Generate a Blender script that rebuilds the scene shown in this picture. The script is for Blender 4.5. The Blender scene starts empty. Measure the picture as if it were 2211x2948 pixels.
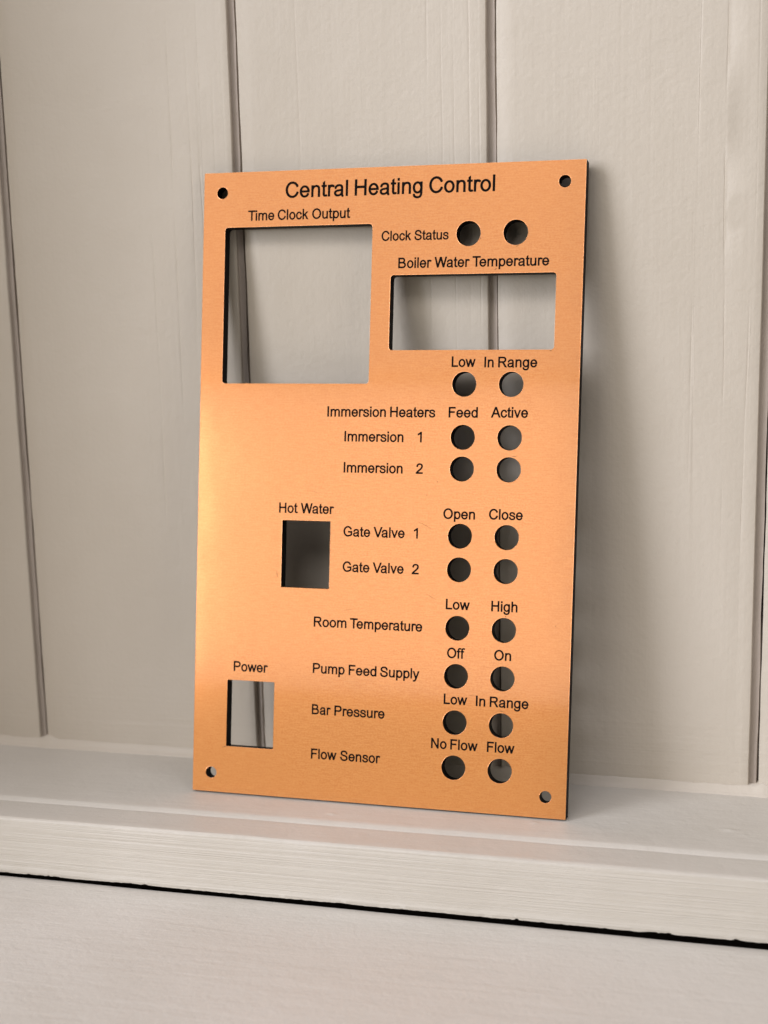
import bpy, bmesh, math, random, json
from mathutils import Matrix, Vector, noise

sc = bpy.context.scene
COL = sc.collection
rnd = random.Random(7)

# ------------------------------------------------------------------ camera
cam = bpy.data.cameras.new('camera')
cam_ob = bpy.data.objects.new('camera', cam)
COL.objects.link(cam_ob)
cam.sensor_fit = 'AUTO'
cam.sensor_width = 36.0
cam.lens = 36.0 * 3207.06 / 2212.0
cam.shift_x = -133.0 / 2212.0
cam.shift_y = 186.0 / 2212.0
cam.clip_start = 0.01
cam.clip_end = 60.0
cam.dof.use_dof = True
cam.dof.focus_distance = 0.474
cam.dof.aperture_fstop = 10.5
cam_ob.matrix_world = Matrix((
    (0.96763829, -0.03712151, 0.24959594, 0.1667906),
    (0.25192946, 0.1986044, -0.94714721, -0.48252904),
    (-0.01441131, 0.97937648, 0.20152922, 0.16589771),
    (0, 0, 0, 1)))
sc.camera = cam_ob

# ------------------------------------------------------------------ room light
world = bpy.data.worlds.new('World')
sc.world = world
world.use_nodes = True
bg = world.node_tree.nodes['Background']
bg.inputs[0].default_value = (1.0, 0.93, 0.85, 1)
bg.inputs[1].default_value = 0.02

def area(name, centre, aim, w, h, radiance, colour):
    d = bpy.data.lights.new(name, 'AREA')
    d.shape = 'RECTANGLE'
    d.size, d.size_y = w, h
    d.energy = radiance * math.pi * w * h
    d.color = colour
    o = bpy.data.objects.new(name, d)
    COL.objects.link(o)
    z = (Vector(centre) - Vector(aim)).normalized()
    x = Vector((0, 0, 1)).cross(z).normalized()
    y = z.cross(x)
    o.matrix_world = Matrix(((x.x, y.x, z.x, centre[0]), (x.y, y.y, z.y, centre[1]), (x.z, y.z, z.z, centre[2]), (0, 0, 0, 1)))
    return o

# the window on the left of the room, the paler wall, and the bright far side of the room
area('lower_window_light', (-1.358, -1.486, 0.330), (-0.02, 0.0, 0.330), 0.997, 0.460, 8.0, (0.935, 0.97, 1.10))
area('upper_window_light', (-1.440, -1.408, 1.040), (-0.02, 0.0, 1.040), 0.832, 0.920, 8.4, (0.935, 0.97, 1.10))
area('room_light', (-1.30, -2.3, 0.43), (-1.30, 0.0, 0.43), 1.94, 0.62, 1.28, (1.0, 0.955, 0.905))
area('upper_room_light', (-1.30, -2.3, 1.48), (-1.30, 0.0, 1.48), 1.94, 1.45, 0.90, (1.0, 0.95, 0.89))
area('lower_room_light', (-1.30, -2.32, -0.52), (-1.30, 0.0, -0.52), 1.94, 1.25, 0.62, (1.0, 0.93, 0.66))
area('far_room_light', (2.5, -1.75, 1.10), (0.1, 0.0, 0.6), 1.5, 2.0, 1.6, (1.0, 0.955, 0.905))
area('high_front_fill', (-0.45, -1.25, 1.20), (0.05, 0.0, 0.0), 1.7, 0.5, 4.1, (1.0, 0.965, 0.985))  # added soft fill from high in front, for general ambient light
area('overhead_fill', (0.25, -0.36, 1.90), (0.1, -0.06, 0.0), 0.8, 0.3, 8.0, (0.94, 0.95, 1.12))  # added cool fill from above to brighten the shelf and ledge tops

sc.view_settings.view_transform = 'Standard'
sc.view_settings.look = 'None'
sc.view_settings.exposure = 0.06
sc.view_settings.gamma = 1.0
sc.view_settings.use_curve_mapping = False
sc.cycles.diffuse_bounces = 2

# ------------------------------------------------------------------ helpers
def link(name, me, mat, parent=None, keep=False):
    o = bpy.data.objects.new(name, me)
    COL.objects.link(o)
    if mat is not None:
        me.materials.clear()
        me.materials.append(mat)
    if parent is not None:
        o.parent = parent
        if keep: o.matrix_parent_inverse = parent.matrix_world.inverted()
    return o

def empty(name, mw=None):
    o = bpy.data.objects.new(name, None)
    o.empty_display_size = 0.02
    COL.objects.link(o)
    if mw is not None:
        o.matrix_world = mw
    return o

def tag(o, label=None, cat=None, group=None):
    if label: o['label'] = label
    if cat: o['category'] = cat
    if group: o['group'] = group
    return o

def grid_mesh(name, rows, smooth=True, sharp=35):
    """rows: list of equal-length point lists"""
    n, m = len(rows), len(rows[0])
    vs = [p for r in rows for p in r]
    fs = [(i*m+j, i*m+j+1, (i+1)*m+j+1, (i+1)*m+j) for i in range(n-1) for j in range(m-1)]
    me = bpy.data.meshes.new(name)
    me.from_pydata(vs, [], fs)
    if smooth:
        for p in me.polygons: p.use_smooth = True
        me.set_sharp_from_angle(angle=math.radians(sharp))
    me.update()
    return me

def N(x, y=0.0, z=0.0):
    return noise.noise(Vector((x, y, z)))

# ------------------------------------------------------------------ materials
class NT:
    def __init__(self, name):
        self.m = bpy.data.materials.new(name)
        self.m.use_nodes = True
        self.t = self.m.node_tree
        self.p = self.t.nodes['Principled BSDF']
    def n(self, kind, **kw):
        nd = self.t.nodes.new(kind)
        for k, v in kw.items():
            if k.startswith('i_'):
                nd.inputs[k[2:].replace('_', ' ')].default_value = v
            else:
                setattr(nd, k, v)
        return nd
    def l(self, a, b):
        self.t.links.new(a, b)
    def noise(self, co, scale, detail=3.0, rough=0.55, dist=0.0):
        mp = self.n('ShaderNodeMapping')
        mp.inputs['Scale'].default_value = scale
        self.l(co, mp.inputs['Vector'])
        nz = self.n('ShaderNodeTexNoise')
        nz.inputs['Scale'].default_value = 1.0
        nz.inputs['Detail'].default_value = detail
        nz.inputs['Roughness'].default_value = rough
        nz.inputs['Distortion'].default_value = dist
        self.l(mp.outputs['Vector'], nz.inputs['Vector'])
        return nz.outputs['Fac']

def paint(name, streak, s_amt, grain_amt, base=(0.595, 0.525, 0.428), rough=0.5, lump=0.5, pits=0.0301, foot=False):
    k = NT(name)
    co = k.n('ShaderNodeTexCoord').outputs['Object']
    # colour: slight unevenness of the paint film
    a = k.noise(co, (14, 14, 9), 4)
    cr = k.n('ShaderNodeValToRGB')
    cr.color_ramp.elements[0].position = 0.3
    cr.color_ramp.elements[1].position = 0.7
    cr.color_ramp.elements[0].color = (base[0]*.955, base[1]*.95, base[2]*.94, 1)
    cr.color_ramp.elements[1].color = (base[0]*1.03, base[1]*1.035, base[2]*1.045, 1)
    k.l(a, cr.inputs['Fac'])
    k.l(cr.outputs['Color'], k.p.inputs['Base Color'])
    r = k.noise(co, (60, 60, 60), 3)
    mr = k.n('ShaderNodeMapRange')
    mr.inputs['To Min'].default_value = rough - .07
    mr.inputs['To Max'].default_value = rough + .08
    k.l(r, mr.inputs['Value'])
    k.l(mr.outputs['Result'], k.p.inputs['Roughness'])
    k.p.inputs['Specular IOR Level'].default_value = 0.4
    prev = None
    for amt, sc_, det, ro, d in ((s_amt, streak, 5, .62, 0.3), (grain_amt, (620, 620, 620), 2, .5, 0), (lump, (75, 75, 75), 4, .55, .4), (pits, (170, 170, 110), 1, .5, 0)):
        f = k.noise(co, sc_, det, ro, d)
        if foot and amt == s_amt:
            g = k.noise(co, (9, 520, 520), 5, .62, .3)
            sx = k.n('ShaderNodeSeparateXYZ'); k.l(co, sx.inputs[0])
            ms = k.n('ShaderNodeMapRange'); ms.interpolation_type = 'SMOOTHSTEP'
            ms.inputs['From Min'].default_value = .010; ms.inputs['From Max'].default_value = .034
            ms.inputs['To Min'].default_value = 2.2; ms.inputs['To Max'].default_value = 0.0
            k.l(sx.outputs['Z'], ms.inputs['Value'])
            ma = k.n('ShaderNodeMath', operation='MULTIPLY'); k.l(g, ma.inputs[0]); k.l(ms.outputs['Result'], ma.inputs[1])
            mb = k.n('ShaderNodeMath', operation='ADD'); k.l(f, mb.inputs[0]); k.l(ma.outputs[0], mb.inputs[1])
            f = mb.outputs[0]
        if amt == pits:
            th = k.n('ShaderNodeMapRange')
            th.inputs['From Min'].default_value = .74
            th.inputs['From Max'].default_value = .82
            th.inputs['To Min'].default_value = 1.0
            th.inputs['To Max'].default_value = 0.0
            k.l(f, th.inputs['Value'])
            f = th.outputs['Result']
        b = k.n('ShaderNodeBump')
        b.inputs['Strength'].default_value = 1.0
        b.inputs['Distance'].default_value = amt * 0.001
        k.l(f, b.inputs['Height'])
        if prev: k.l(prev, b.inputs['Normal'])
        prev = b.outputs['Normal']
    k.l(prev, k.p.inputs['Normal'])
    return k.m

M_BOARD = paint('painted_board', (520, 520, 9), 0.10, 0.11, lump=0.26, foot=True)
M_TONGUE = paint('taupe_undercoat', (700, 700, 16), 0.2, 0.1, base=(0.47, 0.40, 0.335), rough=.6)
M_CAULK = paint('painted_caulk', (12, 300, 300), 0.2, 0.08, lump=0.5)
M_SHELF = paint('painted_shelf', (12, 420, 420), 0.16, 0.09, base=(0.605, 0.56, 0.482), lump=0.4)
M_TRIM = paint('brushed_paint_trim', (7, 900, 1100), 0.42, 0.07, base=(0.60, 0.548, 0.465), rough=.40, lump=0.4)
M_LEDGE = paint('painted_ledge', (22, 240, 240), 0.30, 0.13, base=(0.68, 0.632, 0.555), lump=0.35)

def copper():
    k = NT('satin_copper_laminate')
    co = k.n('ShaderNodeTexCoord').outputs['Object']
    f1 = k.noise(co, (260, 2600, 60), 3, .6)
    f2 = k.noise(co, (1500, 1800, 60), 2, .6)
    f3 = k.noise(co, (22, 26, 9), 4, .55)
    mx = k.n('ShaderNodeMath', operation='ADD'); k.l(f1, mx.inputs[0]); k.l(f2, mx.inputs[1])
    cr = k.n('ShaderNodeValToRGB')
    cr.color_ramp.elements[0].position = 0.40
    cr.color_ramp.elements[1].position = 0.60
    cr.color_ramp.elements[0].color = (0.765, 0.272, 0.066, 1)
    cr.color_ramp.elements[1].color = (0.865, 0.350, 0.100, 1)
    half = k.n('ShaderNodeMath', operation='MULTIPLY'); half.inputs[1].default_value = .5
    k.l(mx.outputs[0], half.inputs[0])
    k.l(half.outputs[0], cr.inputs['Fac'])
    k.l(cr.outputs['Color'], k.p.inputs['Base Color'])
    k.p.inputs['Metallic'].default_value = 0.6
    mr = k.n('ShaderNodeMapRange')
    mr.inputs['To Min'].default_value = 0.10
    mr.inputs['To Max'].default_value = 0.14
    k.l(f3, mr.inputs['Value'])
    k.l(mr.outputs['Result'], k.p.inputs['Roughness'])
    k.p.inputs['Coat Weight'].default_value = 1.0
    k.p.inputs['Coat Roughness'].default_value = 0.06
    k.p.inputs['Coat IOR'].default_value = 1.65
    b = k.n('ShaderNodeBump')
    b.inputs['Distance'].default_value = 0.000012
    k.l(half.outputs[0], b.inputs['Height'])
    b2 = k.n('ShaderNodeBump')
    b2.inputs['Distance'].default_value = 0.00008
    f4 = k.noise(co, (40, 30, 9), 2, .5)
    k.l(f4, b2.inputs['Height'])
    k.l(b.outputs['Normal'], b2.inputs['Normal'])
    k.l(b2.outputs['Normal'], k.p.inputs['Normal'])
    return k.m

def black(name, col, rough):
    k = NT(name)
    co = k.n('ShaderNodeTexCoord').outputs['Object']
    f = k.noise(co, (900, 900, 900), 3)
    cr = k.n('ShaderNodeValToRGB')
    cr.color_ramp.elements[0].color = tuple(c*.6 for c in col) + (1,)
    cr.color_ramp.elements[1].color = tuple(c*1.4 for c in col) + (1,)
    k.l(f, cr.inputs['Fac'])
    k.l(cr.outputs['Color'], k.p.inputs['Base Color'])
    k.p.inputs['Roughness'].default_value = rough
    k.p.inputs['Specular IOR Level'].default_value = 0.06
    return k.m

M_COPPER = copper()
M_CORE = black('black_core_plastic', (0.006, 0.0055, 0.0055), 0.5)
M_ENGRAVE = black('engraved_black', (0.006, 0.0045, 0.004), 0.8)
M_BARE_SHADE = black('bare_wood_gap_shade', (0.030, 0.022, 0.016), 0.9)  # unpainted wood, coloured near black to paint in the shade of gaps
M_SCRATCH = black('brown_scratch', (0.16, 0.075, 0.03), 0.6)

# ------------------------------------------------------------------ panelled wall
WALL_Y = 0.0027
S = 0.08811
G0 = -0.1184
TOP = 0.46

def board(i, cracks):
    x0 = G0 + i * S
    seed = i * 17.3
    cw = {-1: .00128, 0: .00092, 1: .00046, 2: .00030}.get(i, .0007)
    prof = [(0.0003, .0125, 0), (0.0003, .0007, 1), (0.00042, .0004, 1), (0.0012, .00022, 2), (0.0021, .00012, 2), (0.0024, 0, 2)]
    flat = [0.006 + k * 0.0062 for k in range(13)]
    tail = [(S-.0035, 0, 3), (S-.0031, .0001, 3), (S-.00285, .0005, 3), (S-.00283, .0020, 4), (S-.0024, .0022, 4), (S-cw-.00005, .0022, 7), (S-cw, .0120, 7), (S+.0012, .0124, 0)]
    cols = [(a, b, c, None) for a, b, c in prof]
    mid = [(f, 0, 5, None) for f in flat]
    for ci, (cx, z0, z1, dep, wig) in enumerate(cracks):
        for dx, dd in ((-.0007, 0), (-.00022, .12), (-.00006, 1), (.00009, 1), (.0002, .1), (.0006, -.12)):
            mid.append((cx + dx, dd, 6, ci))
    mid.sort(key=lambda c: c[0])
    cols = cols + mid + [(a, b, c, None) for a, b, c in tail]
    rows = []
    nz = 130
    for r in range(nz + 1):
        z = -0.004 + (TOP + 0.004) * r / nz
        row = []
        for (cx, dep, kind, ci) in cols:
            x, d = cx, dep
            if kind in (1, 2):
                x += (0.00016 * N(z*70, seed, 1) + 0.00010 * N(z*420, seed, 2)) * (1.0 if kind == 1 else .6)
                d += 0.00012 * N(z*160, seed, 5)
            elif kind == 3:
                x += 0.00012 * N(z*55, seed, 3) + .00005 * N(z*400, seed, 8)
            elif kind == 4:
                x += 0.00010 * N(z*60, seed, 4)
                d += 0.0003 * N(z*90, seed+3, 4)
            elif kind == 7:
                x += 0.00030 * N(z*38, seed, 4) + .00014 * N(z*210, seed, 6)
                if dep > .01: d = .0024 + .0095 * min(1, max(0, .35 + 1.5 * N(z*26, seed, 14) + .5 * N(z*120, seed, 15)))
            elif kind == 6:
                _, z0, z1, dp, wig = cracks[ci]
                x += wig * (0.0022 * N(z*7, ci*3.1+seed, 7) + .0004*N(z*45, ci+seed, 9))
                m = min(1, max(0, (z - z0) / .03)) * min(1, max(0, (z1 - z) / .03))
                m *= min(1, max(0.0, .62 + 1.5 * N(z*33, ci*5+seed, 2)))
                d = dep * dp * m * .7
            if kind in (5, 6):
                d += 0.00022 * N(x*22, z*9, seed) - 0.00022*abs((x/S-.5)*2)**2
                if kind == 5: pass
            row.append((x0 + x, WALL_Y + d, z))
        # the cracked columns may wander past their neighbours: keep x ascending inside the face
        for j in range(len(prof), len(row) - len(tail)):
            if row[j][0] <= row[j-1][0] + 1e-6:
                row[j] = (row[j-1][0] + 2e-5, row[j][1], row[j][2])
        rows.append(row)
    me = grid_mesh('board_mesh', rows, True, 28)
    me['cols'] = len(rows[0]) - 1
    return me

CRACKS = {
    0: [(.0545, .05, .255, .00010, .5), (.0632, .12, .262, .00016, .5), (.0697, .15, .25, .00018, .6), (.0742, .10, .247, .00016, .6), (.0788, .16, .245, .00010, .5), (.0826, .18, .24, .0001, .5)],
    1: [(.066, .12, .30, .00010, .4), (.071, .17, .30, .00008, .4), (.0745, .08, .29, .00014, .4), (.0795, .15, .28, .00010, .4), (.0828, .14, .30, .0001, .3), (.021, .18, .29, .00006, .5)],
    2: [(.0640, .10, .195, .00014, .6), (.0648, .198, .30, .00017, .3), (.0738, .07, .31, .00020, .6), (.0812, .05, .175, .00014, .6), (.0822, .178, .30, .00012, .4)],
    -1: [(.05, .05, .2, .0001, .5)],
}
wall = empty('panelled_wall', Matrix.Translation((0.0, WALL_Y, 0.0)))
tag(wall, 'wall of wide cream painted vertical boards behind the copper panel', 'wall')
for i in range(-3, 7):
    o = link('wall_board', board(i, CRACKS.get(i, [(.03 + .02*rnd.random(), .05, .3, .0001, .5), (.066, .1, .28, .00012, .5)])), M_BOARD)
    o.parent = wall
    o.matrix_parent_inverse = wall.matrix_world.inverted()
    o.data.materials.append(M_BARE_SHADE)
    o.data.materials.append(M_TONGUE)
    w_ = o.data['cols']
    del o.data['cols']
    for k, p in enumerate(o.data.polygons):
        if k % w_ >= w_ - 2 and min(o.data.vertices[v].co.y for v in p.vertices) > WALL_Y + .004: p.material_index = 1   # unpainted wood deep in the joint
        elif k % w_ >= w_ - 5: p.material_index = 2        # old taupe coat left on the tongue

# unseen upright board added out of frame to darken the wall's left side
rows = []
for k in range(60):
    z = -0.004 + (TOP + .004) * k / 59
    xa = -0.24
    rows.append([(xa, WALL_Y - .0002, z), (xa, -.04, z), (xa, -.10, z), (xa, -.2085, z), (xa - .0004, -.2096, z), (xa - .0015, -.21, z), (xa - .0165, -.21, z), (xa - .0176, -.2096, z), (xa - .018, -.2085, z), (xa - .018, WALL_Y - .0002, z)])
link('side_shade_board', grid_mesh('side_shade_board_mesh', rows, True, 40), M_BOARD, wall, True)

# caulk fillet where the boards meet the shelf, closing the foot of every groove
X0, X1 = G0 - 3*S, G0 + 7*S
Z0 = -0.0006
rows = []
nx = 420
for r in range(nx + 1):
    x = X0 + .001 + (X1 - X0 - .002) * r / nx
    h = 0.0030 + 0.0007 * N(x*60, 1) + .0003 * N(x*260, 2)
    w = 0.0022 + 0.0006 * N(x*50, 5) + .0003 * N(x*300, 6)
    gx = (x - G0) % S
    lump = math.exp(-((gx - .0008) / .0022)**2)
    h += .0016 * lump; w += .0005 * lump
    row = [(x, WALL_Y + .0042, Z0 + h + .0004), (x, WALL_Y - .0001, Z0 + h)]
    for a in (0.2, .4, .6, .8):
        t = a
        row.append((x, WALL_Y - w * t**1.35 - .0002, Z0 + h * (1 - t)**1.35 + .0002))
    row.append((x, WALL_Y - w - .0004, Z0 + .0001))
    row.append((x, WALL_Y - w - .0005, Z0 - .0004))
    rows.append(row)
o = link('caulk_bead', grid_mesh('caulk_mesh', rows, True, 60), M_CAULK)
o.parent = wall
o.matrix_parent_inverse = wall.matrix_world.inverted()

# ------------------------------------------------------------------ shelf
shelf = empty('shelf', Matrix.Translation((0.0, -0.03, Z0)))
tag(shelf, 'cream painted shelf with a rounded brush marked front that the copper panel stands on', 'shelf')
BEAD_Y = -0.0525
FRONT_Y = -0.0695
TRIM_Z = -0.0014
LIP_Z = -0.0208

# back board: flat top then a small worn step down to the front strip; paint nibs stand proud of it
nibs = [(.1065, -.0335, .0012, .0003), (.1395, -.0335, .0022, .0005), (.144, -.0362, .0011, .00035), (.1478, -.0395, .0011, .0004), (.1505, -.0345, .0006, .0003),
        (.0785, -.0402, .0014, .0005), (-.026, -.0395, .0011, .0004), (.012, -.0458, .0016, .0004), (.118, -.046, .0010, .0002), (.1080, -.0305, .0008, .0003)]
def nib(x, y, z):
    h = 0
    for nx_, ny_, s_, hh in nibs:
        dx, dy = (x-nx_)/s_, (y-ny_)/(s_*.45)
        h += hh * math.exp(-(dx*dx+dy*dy)*1.5)
    return h
ys = [WALL_Y + .002, -.004, -.012, -.020, -.026] + [-.028 - .0007*k for k in range(33)]
xs = []
x = X0
while x < X1:
    xs.append(x); x += .0008 if -.13 < x < .17 else .004
rows = []
for x in xs:
    row = []
    for y in ys:
        z = Z0 + .00012 * N(x*30, y*60, 3) + (nib(x, y, 0) if y < -.027 else 0)
        row.append((x, y, z))
    e = .00025 * N(x*40, 3) + .00012 * N(x*230, 9)
    by = BEAD_Y + e
    row += [(x, by + .0003, Z0 - .00003), (x, by, Z0 - .00012), (x, by - .0006, Z0 - .0004), (x, by - .0022, Z0 - .00098), (x, by - .0026, Z0 - .0014), (x, by-.0027, Z0 - .012)]
    rows.append(row)
link('shelf_board', grid_mesh('shelf_board_mesh', rows, True, 40), M_SHELF, shelf, True)

# front strip with rounded nose, brushed face and a ragged paint edge at the bottom
rows = []
nx = 2600
for r in range(nx + 1):
    x = X0 + (X1 - X0) * r / nx
    fy = FRONT_Y + .0001 * N(x*25, 4)
    tz = TRIM_Z + .00008 * N(x*40, 8)
    row = [(x, BEAD_Y + .004, -.012), (x, BEAD_Y - .0012, tz - .0012), (x, BEAD_Y - .0018, tz - .0001)]
    for k in range(1, 10):
        y = BEAD_Y - .0018 + (fy + .0012 - BEAD_Y + .0018) * k / 10
        row.append((x, y, tz + .00008 * N(x*50, y*200, 2) + .00035 * max(0, N(x*130, y*420, 6) - .52)))
    R_ = .00125 + .0003 * N(x*45, 12) + .00012 * N(x*240, 13)
    for k in range(0, 7):
        a = math.radians(15 * k)
        row.append((x, fy + R_ - R_*math.sin(a), tz - R_ + R_*math.cos(a)))
    # the lip: slow wander, short torn flakes
    lz = LIP_Z + .00032 * N(x*30, 21) + .00014 * N(x*170, 22)
    tear = max(0, N(x*70, 31) - .12) * .0006 + max(0, N(x*260, 34) - .22) * .0009
    if N(x*520, 33) > .12: tear *= .4
    lz += .00010 * N(x*600, 36)
    lz += tear - .0002
    zt = tz - R_
    for k in (.2, .4, .6, .8, .93):
        row.append((x, fy + .00007*N(x*20, k*9, 5), zt + (lz - zt) * k))
    row += [(x, fy - .00022 + .0002*N(x*150, 41), lz + .00035), (x, fy - .00008, lz), (x, fy + .00035, lz + .0002), (x, fy + .0009, lz + .0005), (x, fy + .004, LIP_Z + .0015), (x, fy + .014, LIP_Z + .001), (x, fy + .014, LIP_Z - .032), (x, fy - .02, LIP_Z - .034)]
    rows.append(row)
me = grid_mesh('front_trim_mesh', rows, True, 50)
trim = link('front_trim', me, M_TRIM, shelf, True)
me.materials.append(M_BARE_SHADE)
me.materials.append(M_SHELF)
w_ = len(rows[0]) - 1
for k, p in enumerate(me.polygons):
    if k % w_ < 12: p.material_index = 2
    if k % w_ >= w_ - 4: p.material_index = 1          # bare wood inside the gap, its shade painted in as near black

# ------------------------------------------------------------------ lower ledge
rows = []
for k in range(700):
    x = X0 + (X1 - X0) * k / 699
    t = min(1.6, max(-.4, (x + .1) / .25))
    by = FRONT_Y + .0016 - .0012 * t + .0003 * N(x*35, 51)
    lz = LIP_Z - .0009 - .00035 * t
    row = [(x, by + .0002, lz - .03), (x, by + .0002, lz - .004), (x, by, lz - .0016), (x, by - .0005, lz - .0010), (x, by - .0014, lz - .0006), (x, by - .0028, lz - .00028), (x, by - .0045, lz - .0001), (x, by - .0064, lz)]
    for j in range(1, 40):
        y = by - .0064 - .30 * (j / 39) ** 1.6
        row.append((x, y, lz + .0003 * N(x*14, y*14, 8)))
    y = row[-1][1]
    row += [(x, y - .0012, lz - .0005), (x, y - .0016, lz - .0016), (x, y - .0016, lz - .03)]
    rows.append(row)
me = grid_mesh('ledge_mesh', rows, True, 50)
ledge = link('lower_ledge', me, M_LEDGE)
me.materials.append(M_BARE_SHADE)
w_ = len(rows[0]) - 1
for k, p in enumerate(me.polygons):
    if k % w_ < 2: p.material_index = 1  # back edge coloured dark so the gap's shade is painted in
tag(ledge, 'plain cream painted ledge below the shelf with a dark gap behind it', 'ledge')

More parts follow.
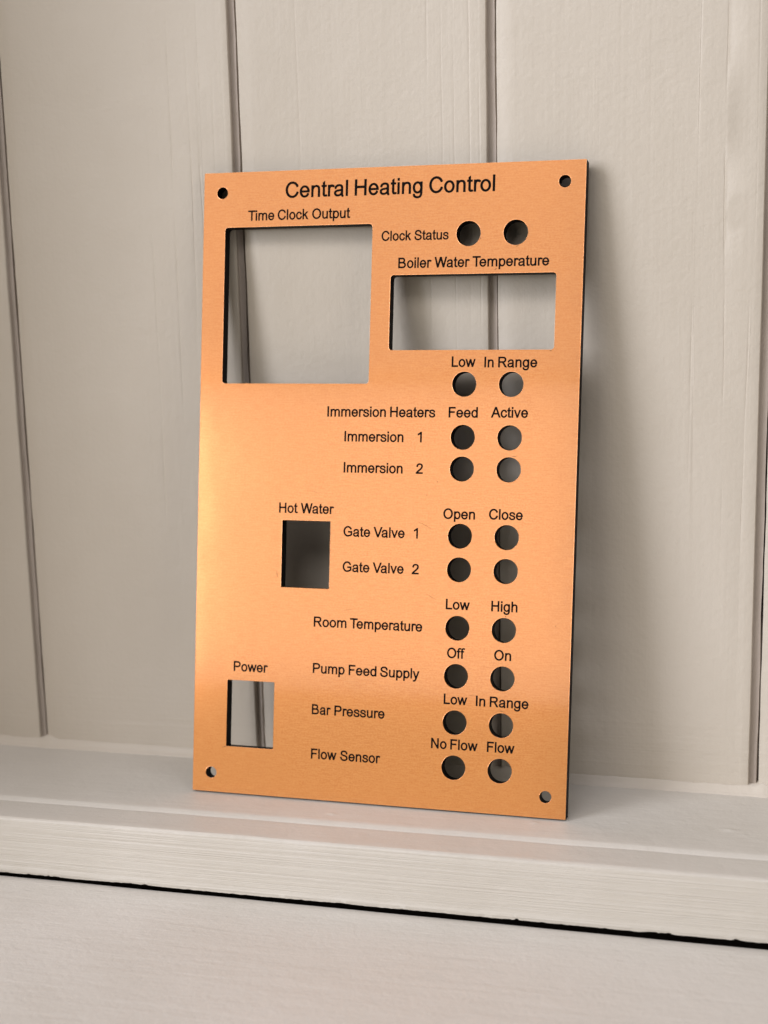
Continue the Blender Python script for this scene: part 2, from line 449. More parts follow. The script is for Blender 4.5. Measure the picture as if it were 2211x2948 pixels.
# ------------------------------------------------------------------ control panel
GLYPHS = json.loads('''{"C":[1479,[[677,-63,808,-70,920,-55,1074,0,1172,59,1259,133,1340,229,1402,329,1459,469,1424,487,1382,542,1340,564,1284,570,1242,559,1200,567,1130,409,1084,343,1032,288,976,245,920,215,850,192,794,184,696,192,584,238,491,315,418,413,372,511,340,637,333,735,345,861,373,959,419,1057,486,1147,570,1219,668,1266,752,1282,836,1277,917,1253,1004,1201,1074,1135,1130,1057,1186,945,1228,955,1284,948,1326,959,1368,986,1405,1043,1430,1057,1434,1071,1359,1211,1295,1295,1209,1379,1116,1444,1060,1473,962,1510,850,1533,738,1536,584,1509,472,1465,332,1371,243,1281,150,1141,83,973,58,847,53,679,72,539,122,383,189,259,290,133,388,52,528,-24]]],"G":[1593,[[691,-63,850,-68,1088,-19,1186,11,1298,57,1382,104,1452,155,1510,161,1508,791,807,791,800,777,800,553,808,531,1228,531,1235,525,1236,329,1172,285,1046,236,822,185,738,187,668,204,587,245,516,301,456,371,406,455,368,553,348,651,344,763,359,875,389,973,444,1079,505,1155,584,1220,668,1261,752,1281,836,1280,934,1253,1004,1214,1075,1155,1132,1085,1200,968,1228,980,1298,971,1344,987,1382,1016,1418,1085,1441,1099,1396,1183,1340,1262,1273,1337,1209,1393,1130,1445,1046,1487,962,1515,864,1533,724,1534,640,1520,556,1495,430,1434,318,1348,222,1239,146,1113,94,973,65,819,64,665,86,525,132,385,206,249,303,133,405,49,528,-18,612,-47]]],"O":[1593,[[703,-63,850,-68,976,-47,1088,-6,1158,30,1270,113,1319,161,1397,259,1466,385,1514,525,1536,665,1536,805,1528,875,1497,1001,1438,1141,1364,1253,1270,1353,1158,1436,1032,1495,920,1525,850,1534,710,1531,584,1503,458,1449,360,1384,305,1337,209,1225,142,1113,88,973,61,833,56,693,62,623,88,497,141,357,217,231,304,130,416,42,528,-17,598,-41],[752,187,668,207,570,257,501,315,444,383,395,469,360,563,341,665,338,763,350,861,378,959,436,1071,500,1151,570,1209,640,1248,724,1274,822,1281,906,1265,1004,1222,1075,1169,1139,1099,1191,1015,1238,889,1254,791,1254,679,1238,581,1205,483,1141,371,1078,301,1005,245,934,210,850,188]]],"S":[1366,[[585,-63,738,-68,850,-56,976,-23,1072,21,1172,95,1238,175,1279,259,1301,357,1300,455,1277,553,1228,640,1158,711,1088,758,976,810,850,851,598,916,500,951,437,987,401,1029,392,1071,395,1127,415,1183,444,1218,486,1246,542,1267,668,1281,738,1276,808,1261,861,1239,901,1211,937,1169,964,1113,983,987,990,979,1018,974,1060,946,1102,935,1158,941,1200,962,1238,1001,1264,1015,1255,1099,1231,1197,1192,1281,1130,1363,1065,1421,990,1466,892,1504,766,1530,626,1534,514,1522,399,1491,318,1453,238,1393,169,1309,130,1225,111,1127,111,1043,134,945,178,867,256,791,322,749,430,701,766,608,892,565,965,525,1010,469,1020,413,1012,343,990,299,948,255,892,222,822,199,738,187,654,186,584,194,514,212,448,245,402,283,369,329,345,385,318,534,290,536,234,570,178,577,122,560,66,514,48,511,43,497,51,413,73,315,115,217,178,127,247,63,332,8,472,-44]]],"s":[1024,[[465,-63,556,-64,668,-51,766,-23,836,11,892,52,948,117,983,189,999,259,999,343,979,427,939,497,881,553,766,614,402,718,346,742,327,763,327,819,341,847,360,864,430,889,514,895,598,883,654,855,692,805,714,707,794,661,850,655,892,667,929,693,976,749,964,819,942,889,906,952,864,1002,808,1048,741,1085,654,1113,584,1125,472,1128,360,1115,262,1085,186,1043,115,973,77,903,60,833,59,749,77,679,99,637,136,592,192,550,318,496,626,411,710,371,729,343,735,301,729,259,714,231,668,196,584,174,486,170,388,187,335,217,304,253,285,301,270,385,248,390,206,420,164,432,122,430,80,414,9,343,26,245,59,161,94,104,150,46,220,-1,290,-31,360,-50]]],"e":[1139,[[496,-63,584,-69,668,-59,752,-35,836,8,908,63,976,136,1029,217,1060,295,1039,315,1006,371,962,402,920,410,850,398,836,406,822,399,763,287,696,217,626,180,542,173,472,198,412,245,351,329,319,413,332,418,1088,418,1106,427,1105,651,1094,665,1046,810,994,903,907,1001,832,1057,747,1099,626,1128,500,1126,402,1102,290,1045,218,987,150,908,98,819,52,693,36,595,37,455,56,357,90,259,156,147,220,73,304,8,416,-45],[332,654,323,665,345,721,377,777,413,819,486,871,570,891,654,871,724,821,780,749,817,665,808,654,794,653]]],"o":[1139,[[496,-63,598,-68,696,-53,794,-15,908,63,976,136,1036,231,1088,371,1105,483,1101,623,1076,735,1036,833,976,926,907,1001,822,1062,738,1102,612,1129,514,1128,416,1107,330,1071,247,1015,177,945,96,819,58,721,35,609,32,497,54,357,94,246,144,161,206,85,290,16,374,-30],[542,173,486,190,444,215,402,253,366,301,317,413,304,483,302,553,326,679,350,735,388,793,443,847,486,872,542,889,584,890,640,877,682,855,727,819,772,763,807,693,825,637,836,567,836,497,808,371,780,314,741,259,696,217,640,185,584,172]]],"c":[1024,[[481,-63,584,-68,668,-55,780,-11,850,35,920,102,975,175,1013,245,1054,357,999,427,948,459,892,465,836,446,808,449,759,329,710,254,640,196,570,172,514,176,458,199,402,244,360,301,327,371,308,441,299,525,305,609,323,679,353,749,391,805,444,854,486,877,542,890,584,887,640,866,686,833,724,791,794,657,822,664,892,650,934,660,976,688,1012,749,1034,763,998,847,955,917,864,1015,794,1065,724,1099,598,1129,486,1127,402,1107,296,1057,223,1001,139,903,94,824,59,735,33,609,31,483,44,385,85,259,129,175,207,77,276,19,388,-40]]],"a":[1139,[[849,-105,934,-119,976,-110,1004,-94,1046,-42,1062,35,1020,119,1007,175,1002,777,987,875,961,945,913,1015,850,1066,794,1095,696,1122,584,1131,472,1124,360,1099,291,1071,234,1036,178,988,108,889,80,819,61,735,80,726,114,679,158,651,206,641,248,648,304,676,318,674,349,777,388,835,458,875,570,891,668,880,710,851,730,791,731,679,668,662,318,602,206,561,136,516,71,441,39,357,33,259,60,147,94,87,142,35,192,-2,276,-40,402,-61,528,-56,654,-29,766,20],[388,172,332,198,304,245,301,315,315,343,332,356,388,379,458,396,724,436,733,427,729,371,710,312,682,267,640,227,584,196,528,179,458,169]]],"t":[569,[[304,-35,430,-46,584,-28,627,21,645,77,640,119,628,147,584,190,542,212,444,198,398,203,393,861,402,878,556,878,570,884,572,1099,556,1106,402,1106,394,1113,388,1503,133,1351,125,1337,122,1109,10,1106,-8,1099,-4,881,125,875,125,217,144,119,168,63,200,21,248,-15]]],"r":[682,[[91,-35,108,-44,346,-44,358,-35,360,595,372,707,392,777,427,833,472,856,542,851,654,803,742,833,783,875,802,931,800,973,774,1029,776,1043,640,1102,528,1124,444,1123,360,1104,108,1106,91,1099]]],"n":[1139,[[91,-35,108,-44,346,-44,358,-35,359,539,365,637,379,707,416,790,469,847,542,880,612,888,682,880,719,861,746,819,762,763,770,651,771,-35,780,-44,1032,-44,1040,-35,1040,651,1032,777,1015,861,980,945,934,1009,878,1058,766,1109,654,1127,514,1121,360,1077,358,1099,346,1106,94,1103]]],"h":[1139,[[91,-35,108,-44,346,-44,358,-35,359,539,365,637,379,707,416,790,469,847,542,880,612,888,682,880,719,861,746,819,762,763,770,651,771,-35,780,-44,1032,-44,1040,-35,1039,693,1025,819,1000,903,963,973,906,1036,836,1082,766,1109,654,1127,570,1127,472,1112,360,1077,359,1491,358,1505,346,1510,108,1510,91,1505]]],"m":[1706,[[91,-35,108,-44,346,-44,358,-35,359,525,375,707,403,791,442,847,486,877,542,888,612,881,661,861,694,819,711,763,718,679,718,-35,738,-44,976,-44,987,-35,988,567,1004,707,1034,791,1074,847,1130,881,1186,888,1242,882,1291,861,1322,819,1338,763,1345,679,1345,-35,1354,-44,1606,-44,1615,-35,1614,721,1595,847,1546,959,1494,1022,1428,1071,1340,1107,1256,1124,1144,1127,1057,1113,976,1083,878,1014,766,1086,696,1111,626,1123,500,1126,360,1096,346,1106,94,1103]]],"u":[1139,[[456,-63,612,-58,682,-42,766,-9,771,-35,780,-44,1018,-44,1039,-35,1039,1099,1032,1106,780,1106,772,1099,771,525,765,427,751,357,720,287,668,225,598,187,514,174,444,183,411,203,384,245,365,315,357,427,356,1099,346,1106,94,1106,87,1099,88,371,96,287,115,203,167,91,248,7,290,-19,360,-46]]],"i":[455,[[92,-35,108,-44,346,-44,360,-35,360,1085,360,1099,346,1106,108,1106,92,1099],[92,1225,108,1215,346,1215,360,1225,359,1505,346,1510,94,1508]]],"l":[455,[[87,-35,108,-44,346,-44,355,-35,355,1491,346,1510,94,1510,88,1505]]],"d":[1139,[[466,-63,528,-69,612,-63,696,-40,766,-5,780,-42,794,-44,1032,-44,1043,-35,1044,1491,1042,1505,1032,1510,794,1510,776,1505,772,1071,766,1067,654,1115,570,1130,472,1127,346,1090,262,1041,186,973,107,861,63,763,29,609,26,497,46,357,99,217,162,119,262,21,346,-28],[514,173,472,185,430,211,388,251,354,301,309,413,296,553,318,679,372,791,444,861,500,886,542,890,598,876,640,851,682,810,715,763,742,707,764,637,774,497,748,371,724,315,688,259,647,217,604,189,556,173]]],"p":[1139,[[91,-441,108,-451,346,-451,359,-441,360,-4,458,-45,556,-66,682,-63,766,-40,858,7,934,68,1001,147,1051,231,1100,371,1116,483,1112,623,1088,735,1028,875,968,959,896,1029,808,1084,724,1116,598,1131,500,1119,360,1066,358,1099,346,1106,108,1106,91,1099],[584,173,542,185,500,210,458,249,422,301,376,413,365,483,363,553,385,679,440,791,514,862,570,886,612,890,668,877,710,852,752,812,788,763,815,707,837,637,847,567,847,497,821,371,794,311,760,259,718,217,675,189,626,173]]],"g":[1139,[[404,-469,500,-480,584,-480,682,-466,766,-439,838,-399,903,-343,938,-301,985,-217,1018,-119,1039,35,1045,553,1040,1099,1032,1106,780,1104,766,1068,665,1113,570,1130,472,1127,388,1108,304,1070,192,982,129,903,65,777,38,679,28,609,25,525,38,413,65,315,103,231,192,108,304,20,388,-18,444,-32,570,-40,668,-21,766,22,772,7,752,-94,712,-175,654,-222,584,-240,458,-237,374,-207,346,-184,325,-147,304,-45,220,-1,178,4,136,-5,106,-21,66,-67,46,-77,53,-147,72,-217,105,-287,136,-329,192,-383,248,-418,318,-448],[514,201,472,213,430,237,359,315,311,427,298,497,296,567,319,693,374,797,416,842,458,871,500,887,542,890,598,877,640,853,682,813,719,763,763,651,774,581,774,511,746,385,691,287,650,245,606,217,556,201]]],"v":[1024,[[365,-35,374,-44,640,-44,660,-35,649,7,1053,1085,1058,1099,1046,1106,794,1106,774,1099,514,379,248,1101,234,1106,-18,1106,-35,1099,375,7]]],"w":[1479,[[272,-35,290,-44,570,-41,565,7,738,582,913,7,906,-39,1200,-43,1206,-35,1198,7,1529,1099,1508,1106,1256,1106,1248,1099,1060,479,1046,507,884,1057,892,1101,598,1106,584,1099,594,1057,430,503,416,484,229,1099,220,1106,-46,1105,-51,1099,280,7]]],"y":[1024,[[119,-469,262,-478,360,-458,444,-407,509,-329,545,-259,598,-112,623,-91,640,-47,672,-35,659,7,1053,1085,1057,1099,1046,1106,794,1106,774,1099,514,388,248,1100,234,1106,-18,1106,-35,1099,364,35,299,-161,261,-231,248,-240,206,-240,94,-223,38,-256,10,-291,-3,-357,17,-413,52,-454]]],"k":[1024,[[92,-35,108,-44,346,-44,360,-35,360,385,458,485,472,479,770,-35,780,-44,1074,-44,1095,-35,665,679,668,693,1077,1099,1060,1106,724,1104,360,734,360,1491,359,1505,346,1510,108,1510,92,1505]]],"f":[569,[[131,-35,150,-44,388,-44,398,-35,399,875,570,878,589,889,589,1099,570,1106,402,1108,404,1239,416,1274,430,1284,514,1284,640,1265,696,1308,724,1351,731,1407,719,1449,684,1491,682,1505,542,1526,430,1529,359,1519,276,1486,206,1428,160,1351,135,1253,130,1113,122,1106,-18,1106,-25,1099,-25,889,-18,879,-4,878,122,878,131,861]]],"A":[1366,[[-64,-35,-46,-44,234,-41,402,390,416,400,954,399,962,393,1130,-40,1410,-44,1430,-35,830,1505,822,1510,542,1510,535,1505],[514,646,505,651,508,665,682,1116,862,651]]],"B":[1479,[[106,-35,122,-44,766,-44,962,-27,1060,-1,1172,52,1242,108,1298,178,1331,245,1355,329,1363,427,1353,525,1320,623,1270,702,1200,771,1128,819,1177,903,1209,987,1222,1071,1222,1155,1205,1239,1174,1309,1119,1379,1060,1425,948,1476,794,1505,122,1510,106,1505],[388,216,388,637,738,642,878,630,948,610,1004,582,1038,553,1065,511,1081,427,1069,343,1036,287,976,249,906,228,808,217],[388,902,388,1239,402,1251,794,1245,878,1224,906,1209,931,1183,946,1113,934,1036,906,983,850,936,794,914,724,902]]],"F":[1251,[[125,-35,136,-44,388,-44,406,-35,406,609,416,622,1060,622,1073,637,1072,875,1060,883,416,883,408,889,406,1239,416,1249,1200,1252,1200,1505,136,1510,126,1505]]],"H":[1479,[[120,-35,136,-44,388,-44,402,-35,402,638,416,647,1060,647,1077,637,1078,-35,1088,-44,1354,-42,1354,1509,1088,1510,1079,1505,1077,917,1060,908,416,908,402,916,401,1505,388,1510,122,1508]]],"I":[569,[[147,-35,164,-44,416,-44,428,-35,429,1491,428,1505,416,1510,164,1510,147,1505]]],"L":[1139,[[106,-35,122,-44,1088,-44,1110,-35,1110,203,1102,217,402,217,388,224,388,1491,387,1505,374,1510,122,1510,106,1505]]],"N":[1479,[[113,-35,122,-44,374,-44,385,-35,388,1021,1074,-44,1368,-41,1372,-35,1341,21,1340,1505,1074,1510,1068,1505,1067,469,1060,450,384,1505,374,1510,94,1510,79,1505,112,1449]]],"P":[1366,[[114,-35,136,-44,388,-44,396,-35,396,539,402,553,780,554,878,563,976,583,1074,619,1144,660,1186,695,1242,762,1285,847,1306,931,1314,1029,1308,1113,1283,1211,1248,1281,1214,1327,1144,1394,1074,1438,990,1472,836,1504,710,1510,122,1510,115,1505],[402,813,396,833,396,1239,402,1249,724,1250,836,1241,892,1228,948,1205,990,1171,1012,1141,1035,1057,1029,959,1004,898,948,852,878,828,794,816]]],"R":[1479,[[117,-35,136,-44,388,-44,398,-35,399,595,402,607,416,608,682,608,724,599,756,581,1144,-44,1466,-44,1485,-35,1051,651,1144,693,1248,777,1313,875,1345,973,1352,1113,1327,1225,1284,1309,1228,1375,1190,1407,1088,1463,1004,1490,920,1504,808,1510,122,1510,117,1505],[402,865,402,1256,822,1256,906,1249,962,1235,1004,1215,1032,1192,1058,1155,1076,1071,1062,987,1024,931,962,892,906,875,822,863]]],"T":[1251,[[484,-35,500,-44,752,-44,766,-35,766,1240,780,1249,1242,1249,1250,1267,1250,1491,1242,1510,10,1510,5,1505,4,1267,10,1249,472,1249,484,1239]]],"V":[1366,[[523,-35,542,-44,822,-44,843,-35,833,-7,1414,1491,1418,1505,1410,1510,1130,1510,1116,1505,682,382,250,1505,234,1510,-46,1510,-52,1505,533,-7]]],"W":[1933,[[358,-35,374,-44,654,-44,668,-37,662,7,962,934,1268,7,1261,-35,1270,-44,1564,-44,1572,-35,1563,7,1961,1505,1956,1509,1676,1510,1671,1505,1410,526,1139,1463,1144,1507,794,1510,785,1505,791,1463,528,554,514,546,257,1505,248,1510,-18,1510,-30,1505,367,7]]],"1":[1139,[[539,-35,556,-44,794,-44,806,-35,807,1449,835,1505,822,1516,542,1513,533,1449,179,1211,179,959,192,947,528,1123,539,1113]]],"2":[1139,[[18,-35,38,-44,1060,-44,1074,-37,1074,217,444,217,430,218,426,231,710,476,863,623,975,763,1046,903,1076,1043,1076,1127,1061,1211,1034,1281,990,1351,934,1408,864,1456,794,1488,682,1515,584,1521,458,1508,346,1472,276,1432,206,1372,150,1297,102,1183,79,1015,108,1000,150,961,178,948,248,945,290,962,318,984,346,988,363,1113,393,1183,444,1236,528,1268,640,1270,696,1256,738,1233,775,1197,794,1157,804,1113,805,1057,790,987,758,917,654,782,528,661,220,394,134,301,80,222,24,217,18,203]]]}''')
GLYPHS_TITLE = json.loads('''{"C":[1479,[[655,-49,794,-61,906,-48,1018,-14,1117,35,1214,105,1326,226,1391,329,1445,455,1387,525,1354,547,1298,561,1242,548,1214,555,1200,540,1130,390,1088,332,1032,275,976,233,920,204,850,181,794,174,724,177,668,189,570,235,514,278,465,329,398,427,360,512,330,637,323,735,335,861,373,987,416,1071,486,1162,570,1231,654,1272,752,1292,850,1285,920,1262,1004,1214,1070,1155,1130,1076,1186,969,1200,957,1228,966,1284,958,1326,970,1368,1001,1396,1048,1423,1071,1382,1152,1326,1240,1282,1295,1200,1373,1112,1435,1018,1480,948,1504,850,1523,738,1526,584,1499,472,1453,340,1365,256,1281,161,1141,107,1015,68,847,63,679,79,553,116,427,192,273,266,175,388,64,528,-13]]],"e":[1139,[[475,-49,584,-59,668,-49,752,-24,836,20,906,74,962,135,1017,217,1051,287,1032,303,1004,358,962,390,920,400,850,387,836,394,766,274,710,215,626,170,542,163,458,194,388,255,333,343,309,427,1074,428,1088,429,1096,441,1095,637,1056,763,990,890,906,987,822,1051,738,1091,626,1118,528,1119,416,1096,332,1059,248,1001,164,910,116,833,75,735,48,609,44,497,56,399,95,273,139,189,204,105,302,21,382,-21],[318,643,309,651,334,721,365,777,402,822,486,882,570,901,654,882,727,833,792,749,831,651,822,643]]],"o":[1139,[[472,-49,598,-58,696,-42,780,-11,864,40,937,105,1001,189,1050,287,1089,427,1097,539,1081,679,1046,785,1000,875,935,959,864,1022,780,1073,654,1114,556,1121,458,1108,374,1081,262,1013,178,931,122,848,82,763,52,651,41,511,52,409,82,301,129,203,215,91,290,28,374,-19],[500,173,458,193,410,231,373,273,338,329,300,441,292,511,294,581,326,707,360,772,397,819,444,859,486,883,542,899,584,900,640,887,696,857,752,806,784,763,812,707,835,637,846,567,843,469,828,399,800,329,754,259,712,217,668,187,612,166,556,162]]],"a":[1139,[[898,-105,948,-107,1004,-81,1032,-47,1048,7,1048,49,1014,105,997,175,992,777,977,875,950,945,906,1007,850,1054,780,1089,696,1111,612,1120,500,1118,402,1101,304,1066,206,1001,154,945,119,889,90,819,73,749,122,685,151,665,192,652,234,654,262,664,314,693,346,795,372,833,402,859,486,893,584,901,668,890,716,861,740,791,743,679,738,668,710,660,318,592,220,556,146,511,82,441,56,385,46,343,47,231,80,129,122,68,176,21,248,-19,304,-37,402,-51,528,-46,654,-19,766,32,780,26,850,-89],[402,160,332,185,298,231,289,273,290,314,316,357,360,380,430,400,738,447,743,399,728,329,699,273,661,231,598,191,542,172,472,160]]],"t":[569,[[376,-35,472,-34,570,-20,623,35,635,91,624,133,606,161,542,201,402,187,388,202,383,875,388,887,557,889,562,1085,556,1094,542,1096,385,1099,383,1463,374,1484,135,1337,131,1099,10,1095,2,1085,2,903,10,888,122,888,135,875,135,231,147,147,164,91,201,35,248,-4,304,-25]]],"r":[682,[[101,-21,108,-33,122,-34,346,-30,350,609,362,707,381,777,416,836,444,858,472,866,556,858,654,815,738,842,771,875,792,931,786,987,753,1043,626,1096,514,1115,444,1113,360,1092,122,1096,108,1095,101,1085]]],"n":[1139,[[101,-21,108,-33,122,-34,346,-30,349,539,355,637,369,707,405,791,458,851,528,886,612,898,682,890,724,869,751,833,772,763,780,651,780,-24,794,-34,1018,-34,1030,-21,1030,651,1022,777,1004,861,976,931,929,1001,878,1045,836,1071,766,1098,654,1117,570,1117,486,1105,360,1061,350,1071,346,1092,332,1096,108,1095,101,1085]]],"i":[455,[[102,-21,108,-33,122,-34,332,-34,346,-31,350,-21,350,1085,332,1096,122,1096,108,1095,102,1085],[102,1239,108,1225,346,1226,346,1497,108,1499,102,1491]]],"l":[455,[[97,-21,108,-34,122,-34,332,-34,345,-21,345,1477,345,1491,332,1500,108,1500,97,1491]]],"g":[1139,[[490,-469,584,-470,668,-459,796,-413,864,-367,906,-325,953,-259,991,-175,1019,-63,1030,77,1035,539,1030,1085,1018,1096,794,1095,780,1050,696,1092,570,1120,486,1119,388,1097,276,1040,197,973,115,861,71,763,46,665,36,581,36,511,48,413,71,329,108,242,140,189,196,119,262,60,318,24,388,-7,472,-27,528,-31,612,-25,696,-2,780,40,784,35,764,-91,725,-175,668,-226,598,-249,472,-249,416,-237,372,-217,346,-198,320,-161,290,-53,220,-12,178,-6,136,-16,104,-35,56,-91,73,-189,101,-259,137,-315,192,-370,248,-407,318,-438,388,-457],[472,202,422,231,388,261,325,357,291,469,288,595,319,721,379,819,416,855,458,882,514,899,556,899,598,888,654,854,696,812,730,763,756,707,778,623,785,553,781,483,745,357,710,296,665,245,626,216,570,193,514,191]]],"H":[1479,[[130,-21,136,-33,150,-34,388,-31,392,637,393,651,402,657,1074,657,1086,651,1087,637,1088,-28,1102,-34,1340,-33,1349,-21,1349,1491,1340,1500,1102,1500,1088,1494,1087,917,1085,903,1074,898,395,903,392,1491,374,1500,136,1499,130,1491]]]}''')
KERN = {'rs': 45, 'Te': -227, 'Ti': -76, 'Va': -152, 'Wa': -76}

def word_outline(word, table):
    out = []; x = 0; prev = ''
    for c in word:
        x += KERN.get(prev + c, 0)
        adv, loops = table[c]
        for L in loops:
            out.append([(x + L[k], L[k+1]) for k in range(0, len(L), 2)])
        x += adv; prev = c
    lo = min(p[0] for l in out for p in l); hi = max(p[0] for l in out for p in l)
    return out, lo, hi

# (reading, baseline height mm, letter size mm, [(word, left mm, right mm)])
LINES = [
 ('Central Heating Control', 199.97, 7.0, [('Central', 29.21, 51.23), ('Heating', 53.39, 76.68), ('Control', 78.74, 100.77)]),
 ('Time Clock Output', 192.81, 4.5, [('Time', 16.06, 25.54), ('Clock', 26.6, 37.62), ('Output', 38.76, 52.24)]),
 ('Clock Status', 185.06, 4.25, [('Clock', 63.04, 73.29), ('Status', 74.21, 85.85)]),
 ('Boiler Water Temperature', 176.15, 4.5, [('Boiler', 68.98, 80.37), ('Water', 81.21, 93.11), ('Temperature', 93.88, 119.11)]),
 ('Low', 144.25, 4.5, [('Low', 87.92, 96.02)]),
 ('In Range', 144.1, 4.5, [('In', 98.8, 102.01), ('Range', 103.35, 116.27)]),
 ('Immersion Heaters', 127.98, 4.5, [('Immersion', 45.76, 66.23), ('Heaters', 67.52, 83.01)]),
 ('Feed', 128.02, 4.5, [('Feed', 87.38, 97.26)]),
 ('Active', 128.1, 4.5, [('Active', 101.47, 113.78)]),
 ('Immersion 1', 119.88, 4.5, [('Immersion', 51.94, 72.45), ('1', 77.2, 78.73)]),
 ('Immersion 2', 109.65, 4.5, [('Immersion', 51.94, 72.46), ('2', 76.85, 79.3)]),
 ('Hot Water', 95.82, 4.5, [('Hot', 29.45, 36.27), ('Water', 37.16, 49.06)]),
 ('Gate Valve 1', 88.58, 4.5, [('Gate', 52.42, 61.87), ('Valve', 62.85, 73.74), ('1', 76.8, 78.27)]),
 ('Gate Valve 2', 76.88, 4.5, [('Gate', 52.44, 61.91), ('Valve', 62.88, 73.73), ('2', 76.37, 78.87)]),
 ('Open', 95.25, 4.5, [('Open', 86.54, 97.32)]),
 ('Close', 95.45, 4.5, [('Close', 101.8, 113.08)]),
 ('Room Temperature', 58.18, 4.5, [('Room', 42.72, 54.42), ('Temperature', 55.48, 80.61)]),
 ('Pump Feed Supply', 42.65, 4.5, [('Pump', 42.79, 54.17), ('Feed', 55.44, 65.28), ('Supply', 66.4, 80.08)]),
 ('Bar Pressure', 28.8, 4.5, [('Bar', 42.79, 49.61), ('Pressure', 50.76, 68.48)]),
 ('Flow Sensor', 13.86, 4.5, [('Flow', 42.84, 52.05), ('Sensor', 53.19, 67.37)]),
 ('Low', 65.91, 4.5, [('Low', 88.25, 96.43)]),
 ('High', 65.88, 4.5, [('High', 103.46, 112.27)]),
 ('Off', 50.05, 4.5, [('Off', 89.12, 95.28)]),
 ('On', 50.1, 4.5, [('On', 104.88, 110.67)]),
 ('Low', 34.95, 4.5, [('Low', 88.43, 96.49)]),
 ('In Range', 34.9, 4.5, [('In', 99.26, 102.55), ('Range', 103.89, 116.86)]),
 ('No Flow', 20.18, 4.5, [('No', 84.48, 89.99), ('Flow', 91.08, 100.44)]),
 ('Flow', 20.2, 4.5, [('Flow', 103.4, 112.7)]),
 ('Power', 41.8, 4.5, [('Power', 14.24, 26.8)]),
]
PW, PH, PT = 130.0, 208.9, 4.2

def circle(cx, cy, r, n=72):
    return [(cx + r*math.cos(2*math.pi*k/n), cy + r*math.sin(2*math.pi*k/n)) for k in range(n)]

def rrect(x0, y0, x1, y1, r, n=7):
    pts = []
    for cx, cy, a0 in ((x1-r, y1-r, 0), (x0+r, y1-r, 90), (x0+r, y0+r, 180), (x1-r, y0+r, 270)):
        for k in range(n + 1):
            a = math.radians(a0 + 90*k/n)
            pts.append((cx + r*math.cos(a), cy + r*math.sin(a)))
    return pts

HOLES = [circle(x, y, 2.0, 48) for x, y in ((6.7, 202.15), (123.3, 202.25), (6.75, 6.55), (123.2, 6.85))]
for y in (186.71, 138.65, 121.6, 111.4, 89.7, 78.8, 59.8, 44.12, 28.95, 14.16):
    HOLES += [circle(92.38, y, 4.06), circle(107.9, y, 4.06)]
CUTS = [rrect(7.86, 138.7, 59.95, 190.69, 1.1), rrect(66.5, 149.6, 121.5, 173.95, 1.1), rrect(30.72, 70.8, 47.9, 93.35, .25), rrect(12.07, 15.87, 29.21, 38.7, .25)]
OUT = rrect(0, 0, PW, PH, .25, 4)

text_loops = []
for reading, base, em, words in LINES:
    loops = []
    for w, l, r in words:
        o_, lo, hi = word_outline(w, GLYPHS_TITLE if em > 6 else GLYPHS)
        l += .05; r -= .05
        if w in '12':
            c = (l + r)/2; hw = (hi - lo)/2048*em*1.03/2; l, r = c - hw, c + hw
        sx = (r - l)/(hi - lo); sy = em*1.01/2048
        loops += [[(l + (px - lo)*sx, base + py*sy) for px, py in L] for L in o_]
    text_loops.append(loops)

def plate(name, loops, z0, z1):
    """flat plate between heights z0 and z1 (mm) from nested outlines"""
    cu = bpy.data.curves.new(name, 'CURVE')
    cu.dimensions = '2D'
    cu.fill_mode = 'BOTH'
    cu.extrude = (z1 - z0)/2000.0
    for L in loops:
        s = cu.splines.new('POLY')
        s.points.add(len(L) - 1)
        s.use_cyclic_u = True
        for k, (a, b) in enumerate(L):
            s.points[k].co = (a/1000.0, b/1000.0, 0, 1)
    ob = bpy.data.objects.new(name + '_curve', cu)
    COL.objects.link(ob)
    dg = bpy.context.evaluated_depsgraph_get()
    dg.update()
    me = bpy.data.meshes.new_from_object(ob.evaluated_get(dg))
    bpy.data.objects.remove(ob)
    bpy.data.curves.remove(cu)
    for v in me.vertices:
        v.co.z += (z0 + z1)/2000.0
    for p in me.polygons: p.use_smooth = False
    me.name = name
    return me

yw, tl = -0.01621872, 0.15878541
ax = Vector((math.cos(yw), math.sin(yw), 0))
ay = Vector((-math.sin(tl)*math.sin(yw), math.sin(tl)*math.cos(yw), math.cos(tl)))
az = ax.cross(ay)
org = Vector((-0.04206596, -0.03469287, 0))
PM = Matrix(((ax.x, ay.x, az.x, org.x), (ax.y, ay.y, az.y, org.y), (ax.z, ay.z, az.z, org.z), (0, 0, 0, 1)))
panel = empty('control_panel', PM)
tag(panel, 'satin copper heating control panel with black lettering and cut out holes leaning on the wall', 'control panel')

SK = 0.22
link('backing_board', plate('backing_board', [OUT] + HOLES + CUTS, -PT, -SK), M_CORE, panel)
inset = rrect(.06, .06, PW - .06, PH - .06, .2, 4)
face = plate('face_plate', [inset] + HOLES + CUTS + [l for t in text_loops for l in t], -SK + .004, 0)
bm = bmesh.new()
bm.from_mesh(face)
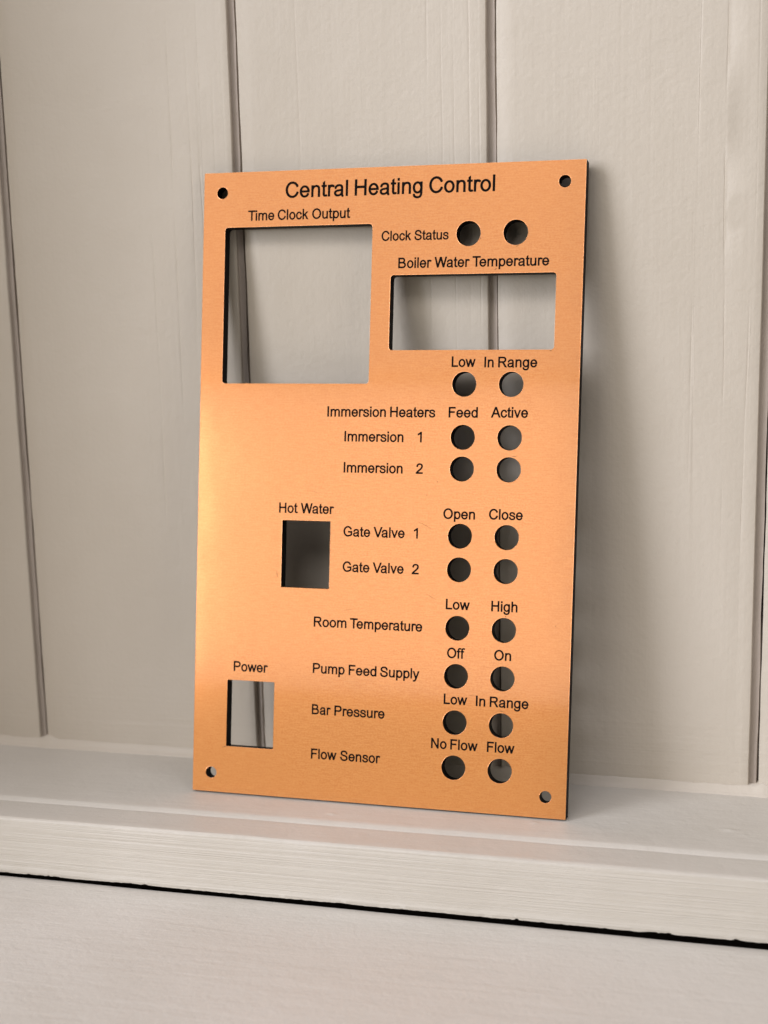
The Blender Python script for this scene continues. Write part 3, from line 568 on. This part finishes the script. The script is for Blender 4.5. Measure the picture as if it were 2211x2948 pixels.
# the cut leaves a fine rolled burr round the outline and every opening
for L in [inset] + HOLES + CUTS:
    n = len(L)
    area2 = sum(L[k][0]*L[(k+1) % n][1] - L[(k+1) % n][0]*L[k][1] for k in range(n))
    sgn = 1 if L is inset else -1
    rings = []
    for k in range(n):
        a, b = L[k-1], L[(k+1) % n]
        d = Vector((b[0]-a[0], b[1]-a[1])).normalized()
        o_ = Vector((d.y, -d.x)) * (1 if area2 > 0 else -1) * sgn     # towards the open side
        rr = .055
        rings.append([bm.verts.new(((L[k][0] + o_.x*u)/1000, (L[k][1] + o_.y*u)/1000, v/1000)) for u, v in ((-rr*1.6, .004), (-rr*.5, .022), (rr*.4, .012), (rr*.9, -.04), (rr*.9, -.12))])
    for k in range(n):
        A, B_ = rings[k], rings[(k+1) % n]
        for j in range(4):
            f = bm.faces.new((A[j], B_[j], B_[j+1], A[j+1])); f.smooth = True
bm.to_mesh(face)
bm.free()
link('face_plate', face, M_COPPER, panel)
seen = {}
for (reading, base, em, words), loops in zip(LINES, text_loops):
    o = link('engraved_lettering', plate('engraved_lettering', loops, -SK - .02, -.03), M_ENGRAVE, panel)
    o['label'] = 'black engraved lettering reading %s' % reading

# hairline scratches and burr marks on the copper
def scratch(pts, w):
    rows = []
    n = len(pts)
    for k, (x, y) in enumerate(pts):
        a = pts[max(0, k-1)]; b = pts[min(n-1, k+1)]
        d = Vector((b[0]-a[0], b[1]-a[1])).normalized()
        h = w/2 * (1 - abs(2*k/(n-1) - 1)**3 * .8)
        rows.append([((x - d.y*h)/1000, (y + d.x*h)/1000, .000002), (x/1000, y/1000, .000018), ((x + d.y*h)/1000, (y - d.x*h)/1000, .000002)])
    link('scratch', grid_mesh('scratch', rows, False), M_SCRATCH, panel)
scratch([(77.85, 94.02), (79.63, 93.35), (81.4, 92.56), (82.88, 91.7)], 0.1)
scratch([(39.43, 103.5), (41.87, 103.1), (43.71, 102.34)], 0.09)
scratch([(81.79, 70.48), (83.14, 69.69), (84.92, 68.83)], 0.12)
scratch([(101.26, 174.99), (101.68, 175.23), (102.1, 175.55)], 0.28)
scratch([(108.04, 182.23), (108.55, 182.38), (108.96, 182.62)], 0.25)
scratch([(96.55, 38.26), (97.86, 38.25), (98.73, 38.26)], 0.12)
scratch([(29.05, 76.31), (29.25, 75.47), (29.34, 74.8), (29.65, 73.97)], 0.22)
scratch([(10.64, 15.48), (11.57, 15.68), (12.14, 15.85)], 0.3)
scratch([(108.5, 115.54), (110.01, 115.67), (110.46, 115.84)], 0.2)
scratch([(84.17, 107.39), (84.29, 107.12), (84.36, 106.84)], 0.25)
scratch([(80.64, 102.81), (80.82, 102.65), (80.94, 102.59)], 0.25)
scratch([(96.03, 185.5), (96.34, 185.16), (96.73, 184.86)], 0.2)
scratch([(107.31, 33.61), (107.95, 33.61), (108.68, 33.7)], 0.2)
scratch([(108.29, 64.55), (108.43, 64.22), (108.61, 63.93)], 0.2)
scratch([(120.03, 149.39), (120.45, 149.22), (120.78, 149.51)], 0.3)
scratch([(124.73, 62.15), (124.82, 61.99), (124.87, 61.74)], 0.3)
scratch([(52.69, 63.83), (54.92, 64.27), (57.58, 64.8)], 0.09)
